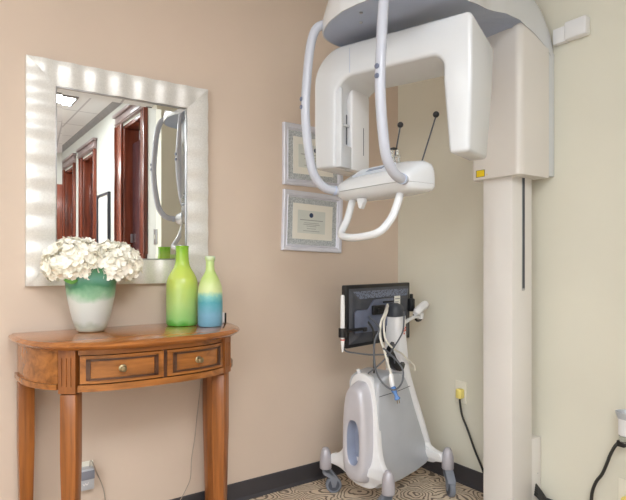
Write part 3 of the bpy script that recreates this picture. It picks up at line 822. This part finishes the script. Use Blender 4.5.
# front frame with flared feet (in the y-z plane)
half = [(0, .592), (.028, .588), (.050, .575), (.067, .550), (.078, .51), (.085, .45), (.091, .36), (.099, .28), (.116, .225), (.145, .195), (.172, .188), (.180, .150), (.165, .142), (.13, .132), (.10, .112), (.07, .090), (.035, .078), (0, .076)]
hc = catmull([(a, b_, 0) for a, b_ in half], 4)
fr = [(p.x, p.y) for p in hc] + [(-p.x, p.y) for p in reversed(hc[1:-1])]
def ff(u, v, w):
    k = max(0, (abs(u) - .09) / .09)
    return cw(-.148 + w - .034 * min(1, k), u, v)
bm = new(); prism(bm, fr, -.018, .016, ff, .006, 2, lim=50)
ffr = obj('front_frame', bm, 'white_cool', cart, 40)
bm = new(); tube(bm, [cw(-.150, .03, .588), cw(-.155, .034, .606)], .008, 10, 0); obj('latch', bm, 'white_cool', ffr)
# rear frame low down with feet
half2 = [(0, .33), (.05, .32), (.075, .27), (.088, .225), (.115, .200), (.150, .190), (.172, .186), (.180, .150), (.165, .142), (.13, .134), (.10, .122), (0, .116)]
hc = catmull([(a, b_, 0) for a, b_ in half2], 4)
fr2 = [(p.x, p.y) for p in hc] + [(-p.x, p.y) for p in reversed(hc[1:-1])]
def rf(u, v, w):
    k = max(0, (abs(u) - .09) / .09)
    return cw(.235 - (v - .13) * .42 * (v > .13) + w - .012 * min(1, k), u, v)
bm = new(); prism(bm, fr2, -.016, .022, rf, .006, 2, lim=50); obj('rear_frame', bm, 'white_cool', cart, 40)
# front bump with an open grip recess
def stad(hw_, z0, z1, N=40, n=3.2, top=1.0):
    out = []; cz, hz = (z0 + z1) / 2, (z1 - z0) / 2
    for i in range(N):
        t = 2 * PI * i / N; c, s = math.cos(t), math.sin(t)
        u = hw_ * abs(c) ** (2 / n) * (1 if c > 0 else -1); v = hz * abs(s) ** (2 / n) * (1 if s > 0 else -1)
        wt = 1 - .10 * (v / hz) if top else 1
        out.append((u * wt, cz + v))
    return out
def rg(x, p): return [cw(x, u, z) for u, z in p]
bm = new()
loft(bm, [rg(-.165, stad(.073, .100, .560)), rg(-.175, stad(.073, .102, .556)), rg(-.208, stad(.070, .112, .541)), rg(-.220, stad(.066, .120, .532)), rg(-.226, stad(.058, .132, .518)), rg(-.228, stad(.048, .160, .44, n=2.6, top=0)), rg(-.226, stad(.041, .186, .392, n=2.6, top=0)), rg(-.222, stad(.039, .188, .390, n=2.6, top=0))], True, False)
bump = obj('grip_housing', bm, 'silver_warm', cart, 50)
bm = new()
loft(bm, [rg(-.2225, stad(.0395, .1875, .3905, n=2.6, top=0)), rg(-.20, stad(.036, .192, .386, n=2.6, top=0)), rg(-.178, stad(.030, .196, .382, n=2.6, top=0))], False, True)
rc = obj('grip_recess', bm, 'recess', bump)
bm = new(); box(bm, -.180, -.176, -.024, -.004, .24, .38, .001, mtx=CM); obj('recess_gap', bm, 'black', rc)
# spine
SP = [(.240, .15, .092, .028), (.210, .23, .092, .029), (.158, .355, .088, .031), (.114, .47, .078, .033), (.088, .58, .060, .036), (.076, .68, .054, .039), (.069, .76, .050, .040), (.066, .84, .049, .040)]
spc = catmull([(a, b_, c) for a, b_, c, d in SP], 5); spt = catmull([(d, 0, 0) for a, b_, c, d in SP], 5)
rings = []
for i, p in enumerate(spc):
    q0, q1 = spc[max(0, i - 1)], spc[min(len(spc) - 1, i + 1)]
    tx, tz = q1.x - q0.x, q1.y - q0.y; l = math.hypot(tx, tz); tx, tz = tx / l, tz / l
    ring = []
    for k in range(24):
        a = 2 * PI * k / 24; c, s = math.cos(a), math.sin(a)
        yy = p.z * abs(c) ** .6 * (1 if c > 0 else -1); nn = spt[i].x * abs(s) ** .6 * (1 if s > 0 else -1)
        ring.append(cw(p.x + tz * nn, yy, p.y - tx * nn))
    rings.append(ring)
bm = new(); loft(bm, rings); spine = obj('spine', bm, 'white_cool', cart, 40)
bm = new()
for dz in (0, .012, .022): box(bm, .072, .077, -.0525, -.0500, .755 + dz, .763 + dz, mtx=CM)
for dz in (0, .012): box(bm, .082, .087, -.0525, -.0500, .770 + dz, .778 + dz, mtx=CM)
obj('red_print', bm, 'red', spine)
bm = new()
rings = []
for (sc_, z) in ((1.0, .838), (1.02, .845), (1.02, .872), (.95, .886), (.7, .897), (.3, .902)):
    rings.append([cw(.060 + .038 * sc_ * math.copysign(abs(math.sin(2 * PI * k / 24)) ** .7, math.sin(2 * PI * k / 24)), .046 * sc_ * math.copysign(abs(math.cos(2 * PI * k / 24)) ** .7, math.cos(2 * PI * k / 24)), z) for k in range(24)])
loft(bm, rings); obj('spine_cap', bm, 'dark', cart, 40)
# cable hook under the neck
bm = new()
hk = catmull([cw(.0, -.045, .72), cw(-.055, -.075, .695), cw(-.06, -.086, .655), cw(-.035, -.090, .625), cw(.0, -.088, .612), cw(.035, -.078, .626)], 6)
rings = []
for i, p in enumerate(hk):
    w = .026 * (.6 + .4 * math.sin(PI * i / (len(hk) - 1)))
    t = (hk[min(i + 1, len(hk) - 1)] - hk[max(0, i - 1)]).normalized(); y_ = Vector((0, 1, 0)); nn = t.cross(y_).normalized()
    rings.append([p + y_ * a * w * .6 + nn * c * (.006 + .014 * math.sin(PI * i / (len(hk) - 1))) for a, c in ((-1, -1), (1, -1), (1, 1), (-1, 1))])
loft(bm, rings); obj('cable_hook', bm, 'black', cart, 40)
# casters
for lx, ly, sw_ in ((-.208, -.195, 138), (-.208, .195, -35), (.222, -.195, -125), (.222, .195, 60)):
    bm = new()
    lathe(bm, [(.027, .118), (.0285, .121), (.0285, .150), (.0265, .178), (.021, .202), (.013, .215), (.004, .219)], cw(lx, ly, 0), 24)
    bell = obj('caster', bm, 'caster_silver', cart, 40)
    S = CM @ Matrix.Translation((lx, ly, 0)) @ Matrix.Rotation(math.radians(sw_), 4, 'Z')
    bm = new()
    lathe(bm, [(.016, .095), (.016, .121)], (0, 0, 0), 16, mtx=S)
    prism(bm, [(-.016, .118), (.018, .118), (.055, .062), (.045, .03), (.03, .03), (.018, .075), (-.012, .092)], -.0195, -.0145, lambda u, v, w: S @ Vector((u, w, v)), .001)
    prism(bm, [(-.016, .118), (.018, .118), (.055, .062), (.045, .03), (.03, .03), (.018, .075), (-.012, .092)], .0145, .0195, lambda u, v, w: S @ Vector((u, w, v)), .001)
    prism(bm, [(-.012, .118), (.02, .118), (.06, .07), (.05, .066), (.015, .1), (-.012, .1)], -.0195, .0195, lambda u, v, w: S @ Vector((u, w, v)), .001)
    obj('fork', bm, 'rubber', bell)
    bm = new()
    Wm = S @ Matrix.Translation((.038, 0, .0385)) @ Matrix.Rotation(PI / 2, 4, 'X')
    lathe(bm, [(.028, -.0125), (.034, -.0125), (.038, -.009), (.038, .009), (.034, .0125), (.028, .0125)], seg=28, mtx=Wm)
    wh = obj('wheel', bm, 'rubber', bell)
    bm = new(); lathe(bm, [(.004, -.0135), (.027, -.0132), (.027, .0132), (.004, .0135)], seg=24, mtx=Wm); obj('hub', bm, 'tyre', wh)

# monitor: u along its width, v up, w towards the camera (its back)
MA = math.radians(11.6); MC = Vector((-.386, -.280, .851))
def mf(u, v, w): return MC + Vector((math.cos(MA), math.sin(MA), 0)) * u + Vector((math.sin(MA), -math.cos(MA), 0)) * w + Vector((0, 0, v))
MM = Matrix(((math.cos(MA), math.sin(MA), 0, MC.x), (math.sin(MA), -math.cos(MA), 0, MC.y), (0, 0, 1, MC.z), (0, 0, 0, 1)))  # (u, w, v)
mon = thing('monitor', 'black flat monitor seen from behind, mounted on the corner cart', 'monitor', MC - Vector((0, 0, .145)))
bm = new(); box(bm, -.255, .255, -.030, .0, -.143, .143, .004, mtx=MM); obj('housing', bm, 'black', mon)
bm = new()
def mr(hu, lo_, hi_, w): return [mf(-hu, lo_, w), mf(hu, lo_, w), mf(hu, hi_, w), mf(-hu, hi_, w)]
loft(bm, [mr(.240, -.128, .128, -.001), mr(.232, -.120, .120, .006), mr(.185, -.085, .072, .026), mr(.178, -.080, .066, .027)], True, True)
bk = obj('back_panel', bm, 'dark', mon, 20)
bm = new(); loft(bm, [[mf(-.222, .112, .0085), mf(.222, .112, .0085), mf(.19, .079, .0235), mf(-.19, .079, .0235)], [mf(-.222, .114, .0098), mf(.222, .114, .0098), mf(.19, .081, .0250), mf(-.19, .081, .0250)]]); obj('vent_grille', bm, 'vent', bk)
bm = new(); box(bm, -.252, .252, -.0315, -.0295, -.130, .135, mtx=MM); obj('screen', bm, 'black', mon)
# strap plate
bm = new()
sp = [(-.236, -.072), (-.236, .022), (-.226, .030), (-.140, .030), (-.098, .072), (.06, .076), (.06, .02), (.06, -.04), (-.06, -.075)]
prism(bm, sp, .028, .036, lambda u, v, w: mf(u, v, w), .002, 2)
strap = obj('strap_plate', bm, 'slate', mon)
bm = new()
for u, v in ((-.075, .025),): 
    box(bm, u - .045, u + .045, .036, .052, v - .022, v + .022, .004, mtx=MM); box(bm, u - .02, u + .05, .052, .060, v - .009, v + .009, .003, mtx=MM)
box(bm, .02, .075, .034, .058, -.02, .05, .006, mtx=MM)
box(bm, -.03, .05, .036, .043, .055, .062, .002, mtx=MM)
obj('pivot_block', bm, 'black', mon)
bm = new(); box(bm, .075, .125, .0275, .0295, .035, .082, .0005, mtx=MM); stk = obj('sticker', bm, 'mat_white', mon)
bm = new(); box(bm, .08, .12, .0295, .0298, .066, .070, mtx=MM); box(bm, .08, .11, .0295, .0298, .052, .055, mtx=MM); obj('print_lines', bm, 'print', stk)
# left holder clip
bm = new()
box(bm, -.310, -.185, .030, .046, -.062, -.048, .005, mtx=MM); box(bm, -.205, -.18, .05, .062, -.066, -.046, .005, mtx=MM)
lathe(bm, [(.011, -.022), (.018, -.022), (.018, .018), (.011, .018), (.011, -.022)], seg=20, mtx=Matrix.Translation(mf(-.324, -.058, .034)), cap0=False, cap1=False)
obj('holder_clip', bm, 'black', mon)
bm = new()
wp = mf(-.324, 0, .034)
lathe(bm, [(.0035, -.145), (.006, -.125), (.0085, -.10), (.0098, -.05), (.0098, .05), (.0088, .098), (.007, .104), (.002, .106)], (wp.x, wp.y, wp.z), 16)
wand = obj('handpiece', bm, 'white_cool'); tag(wand, 'slim white handpiece standing in the black clip at the left edge of the monitor', 'handpiece')
bm = new(); lathe(bm, [(.0032, 0), (.0032, .006)], (wp.x, wp.y, wp.z + .1055), 10); obj('tip', bm, 'black', wand)
bm = new(); lathe(bm, [(.0102, -.094), (.0102, -.088)], (wp.x, wp.y, wp.z), 16, cap0=False, cap1=False); obj('ring', bm, 'red', wand)
# right holder
hp = mf(.268, 0, .03)
bm = new(); box(bm, .225, .262, -.01, .03, -.005, .062, .008, mtx=MM); box(bm, .235, .25, .01, .025, .055, .085, .004, mtx=MM)
tube(bm, [mf(.245, -.02, .03), mf(.265, -.052, .035), mf(.300, -.052, .035), mf(.315, -.040, .035)], .006, 10)
obj('holder_clip', bm, 'black', mon)
bm = new(); tube(bm, [mf(.10, -.045, .075), mf(.17, -.034, .062), mf(.235, -.030, .048), mf(.285, -.034, .040)], .009, 12)
arm_ = obj('holder_arm', bm, 'white_cool', mon)
bm = new(); lathe(bm, [(.018, 0), (.02, .03), (.015, .034)], mf(.295, -.046, .035), 16); obj('holder_cup', bm, 'white_cool', mon)
bm = new(); tube(bm, [mf(.215, -.012, .058), mf(.235, -.002, .058), mf(.28, .018, .058), mf(.315, .032, .058)], lambda t: .012 + .009 * min(1, t * 3) - .003 * max(0, t - .85) / .15, 16, 4)
tag(obj('scanner_wand', bm, 'white_cool'), 'stubby white scanner wand lying tilted in the holder right of the monitor', 'scanner')

# cables on the cart
def cable(name, pts, r, mat, label, parent=None, group='cables on the cart'):
    bm = new(); tube(bm, pts, r, 8, 8)
    o = obj(name, bm, mat); tag(o, label, 'cable', group); return o

wc = cable('cable', [(-.420, -.370, .895), (-.4671, -.4071, .8715), (-.4993, -.4089, .828), (-.5165, -.4212, .7672), (-.5086, -.439, .7059), (-.5008, -.4567, .645), (-.4968, -.4718, .6024)], .0052, 'white_cable', 'white cable hanging from the cart neck and ending in a clear blue plug')
bm = new(); tube(bm, [(-.4968, -.4718, .6024), (-.5019, -.4804, .578), (-.5034, -.4895, .549)], lambda t: .011 if .1 < t < .9 else .008, 12, 4); obj('connector', bm, 'white_cool', wc)
bm = new(); tube(bm, [(-.5034, -.4895, .549), (-.5015, -.500, .530), (-.4965, -.5075, .508), (-.494, -.511, .497)], lambda t: .0105 + .003 * math.sin(t * 9), 12, 4); obj('plug', bm, 'blue', wc, label='translucent blue plug')
bm = new(); tube(bm, [(-.499, -.511, .499), (-.496, -.514, .480)], .0022, 6, 0); tube(bm, [(-.488, -.511, .499), (-.485, -.514, .480)], .0022, 6, 0); obj('prong', bm, 'brass', wc)
cable('cable', [(-.415, -.360, .90), (-.4459, -.392, .8743), (-.4814, -.4093, .8269), (-.495, -.4281, .7659), (-.4802, -.4385, .7297), (-.425, -.428, .6954), (-.36, -.405, .668), (-.318, -.40, .635), (-.275, -.392, .605), (-.252, -.38, .575)], .0045, 'white_cable', 'second white cable that crosses the white neck of the cart to the right')
cable('cable', [(-.40, -.345, .90), (-.452, -.385, .872), (-.489, -.401, .828), (-.507, -.4132, .7672), (-.498, -.431, .7059), (-.485, -.438, .66), (-.47, -.42, .62)], .0045, 'white_cable', 'third white cable in the bundle, dropping behind the black cable hook')
cable('cable', [(-.515, -.345, .85), (-.5202, -.4186, .8032), (-.5483, -.4234, .7521), (-.5586, -.4284, .6824), (-.558, -.445, .6133), (-.5394, -.4702, .5625), (-.5103, -.5049, .5398), (-.4675, -.5085, .5647), (-.446, -.4951, .6138), (-.4573, -.475, .6521), (-.4871, -.450, .6907), (-.515, -.44, .715)], .0042, 'grey_cable', 'grey cable making a big open loop over the silver cart body')
cable('cable', [(-.335, -.39, .865), (-.3571, -.411, .8379), (-.386, -.4310, .7762), (-.4511, -.4467, .7192), (-.4944, -.4467, .6773), (-.5379, -.4284, .6342), (-.5607, -.3902, .5980)], .0036, 'grey_cable', 'dark cable running diagonally from the cart neck down to the left')
cable('cable', [(wp.x, wp.y, wp.z - .143), (-.690, -.372, .722), (-.6728, -.3785, .7063), (-.6167, -.3925, .694), (-.5592, -.4217, .6866), (-.4944, -.4427, .684), (-.462, -.452, .668), (-.445, -.44, .64)], .0034, 'grey_cable', 'dark cable drooping from the white handpiece under the monitor')
cable('cable', [(-.52, -.335, .83), (-.5157, -.3729, .7892), (-.512, -.3755, .7207), (-.5253, -.3906, .6557), (-.5386, -.4057, .600)], .0044, 'black_cable', 'black cable hanging straight down behind the grey loop')

# ------------------------------------------------------------------ cream wall: outlets, plugs, cords
bm = new(); box(bm, -.006, -.0005, -.486, -.417, .397, .506, .002)
ro = obj('wall_outlet', bm, 'ivory'); tag(ro, 'white outlet plate on the cream wall with the yellow plug in it', 'outlet', 'wall outlets')
bm = new()
box(bm, -.040, -.0065, -.478, -.444, .424, .472, .008, 3)
pl_ = obj('power_plug', bm, 'yellow'); tag(pl_, 'yellow rubber plug with a black cord in the outlet between cart and column', 'plug')
bm = new(); tube(bm, [(-.024, -.461, .426), (-.024, -.463, .40), (-.022, -.475, .34), (-.022, -.5084, .2787), (-.022, -.5502, .1927), (-.024, -.5968, .1155), (-.03, -.62, .06), (-.05, -.64, .006), (-.09, -.68, .006)], .0052, 10); obj('cord', bm, 'black_cable', pl_)
bm = new(); box(bm, -.006, -.0005, -1.295, -1.218, .392, .508, .002)
o2 = obj('wall_outlet', bm, 'ivory'); tag(o2, 'outlet plate behind the white plug-in freshener at the right edge', 'outlet', 'wall outlets')
bm = new()
af = (-.048, -1.262, 0)
lathe(bm, [(.022, .452), (.026, .456), (.026, .505), (.028, .515)], af, 24)
box(bm, -.048, -.0065, -1.280, -1.244, .455, .495, .004)
fr_ = obj('air_freshener', bm, 'white_cool'); tag(fr_, 'white and grey plug-in air freshener at the right edge of the cream wall', 'air freshener')
bm = new(); lathe(bm, [(.028, .516), (.035, .535), (.036, .541), (.030, .541), (.026, .527), (.022, .517)], af, 24); obj('rim', bm, 'silver', fr_)
bm = new(); lathe(bm, [(.012, .424), (.020, .428), (.024, .438), (.024, .4515)], af, 24); obj('refill', bm, 'clear', fr_)
bm = new(); box(bm, -.04, -.0065, -1.252, -1.222, .400, .4235, .004)
bp_ = obj('power_plug', bm, 'black'); tag(bp_, 'black plug and thick black cord below the white air freshener', 'plug')
bm = new(); tube(bm, [(-.032, -1.226, .412), (-.040, -1.216, .395), (-.04, -1.2, .36), (-.035, -1.187, .3275), (-.03, -1.165, .275), (-.03, -1.1405, .2349), (-.03, -1.1247, .185), (-.03, -1.122, .12), (-.04, -1.13, .04), (-.06, -1.15, .008)], .0062, 10); obj('cord', bm, 'black_cable', bp_)
bm = new(); box(bm, -.006, -.0005, -1.288, -1.213, .160, .270, .002)
o3 = obj('wall_outlet', bm, 'ivory'); tag(o3, 'lowest outlet plate at the right edge, below the air freshener', 'outlet', 'wall outlets')
bm = new(); box(bm, -.038, -.0065, -1.268, -1.236, .175, .212, .008, 3)
y2 = obj('power_plug', bm, 'yellow'); tag(y2, 'second yellow plug, in the lowest outlet at the right edge', 'plug')
bm = new()
for k in range(5):
    tube(bm, [(-.03 - .004 * k, -.85 - .004 * k, .16 - .012 * k), (-.045 - .003 * k, -.900 - .004 * k, .135 - .010 * k), (-.035, -.935, .085 - .008 * k), (-.03 - .006 * k, -.965 - .004 * k, .012)], .0058, 8)
tag(obj('cable_bundle', bm, 'black_cable'), 'bundle of black cables coming out behind the base of the column', 'cable')

# ------------------------------------------------------------------ things seen only in the mirror
pf = thing('hall_picture', 'black framed picture with white mat on the mirrored hallway wall', 'picture', (XH - .01, -3.59, 1.30))
bm = new()
for a in ((-3.81, -3.785, 1.24, 1.80), (-3.392, -3.367, 1.24, 1.80), (-3.785, -3.392, 1.24, 1.265), (-3.785, -3.392, 1.775, 1.80)): box(bm, XH - .03, XH - .001, a[0], a[1], a[2], a[3], .003)
obj('frame', bm, 'black_frame', pf)
bm = new(); box(bm, XH - .014, XH - .001, -3.785, -3.392, 1.265, 1.775); obj('white_mat', bm, 'mat_white', pf)
bm = new(); box(bm, XH - .0155, XH - .014, -3.69, -3.49, 1.36, 1.68); obj('print', bm, 'photo', pf)
for zc, lab in ((1.30, 'upper switch plate on the wall beside the mirrored doorway'), (1.10, 'lower switch plate on the wall beside the mirrored doorway')):
    bm = new(); box(bm, XH - .006, XH - .0005, -2.085, -2.010, zc - .06, zc + .06, .002)
    s_ = obj('switch_plate', bm, 'steel'); tag(s_, lab, 'switch', 'switch plates by the doorway')
    bm = new(); box(bm, XH - .012, XH - .0055, -2.056, -2.040, zc - .018, zc + .018, .002); obj('toggle', bm, 'ivory', s_)

# ------------------------------------------------------------------ camera, world, view
cam = bpy.data.cameras.new('camera'); co = bpy.data.objects.new('camera', cam); COL.objects.link(co)
co.location = (-2.1768, -2.2613, 1.1)
co.rotation_euler = (PI / 2, 0, -math.radians(90 - 54.924))
cam.sensor_fit = 'HORIZONTAL'; cam.sensor_width = 36.0
cam.lens = 36.0 * 547.0 / 626.0
cam.shift_y = 12.0 / 626.0
cam.clip_start = .05
sc.camera = co
w = bpy.data.worlds.new('world'); sc.world = w; w.use_nodes = True
w.node_tree.nodes['Background'].inputs['Color'].default_value = (.90, .96, 1, 1)
w.node_tree.nodes['Background'].inputs['Strength'].default_value = 3.2
sc.view_settings.view_transform = 'Standard'; sc.view_settings.look = 'None'
sc.view_settings.gamma = 1.0; sc.view_settings.exposure = 0.53
sc.view_settings.use_curve_mapping = False
sc.cycles.max_bounces = 10; sc.cycles.diffuse_bounces = 6
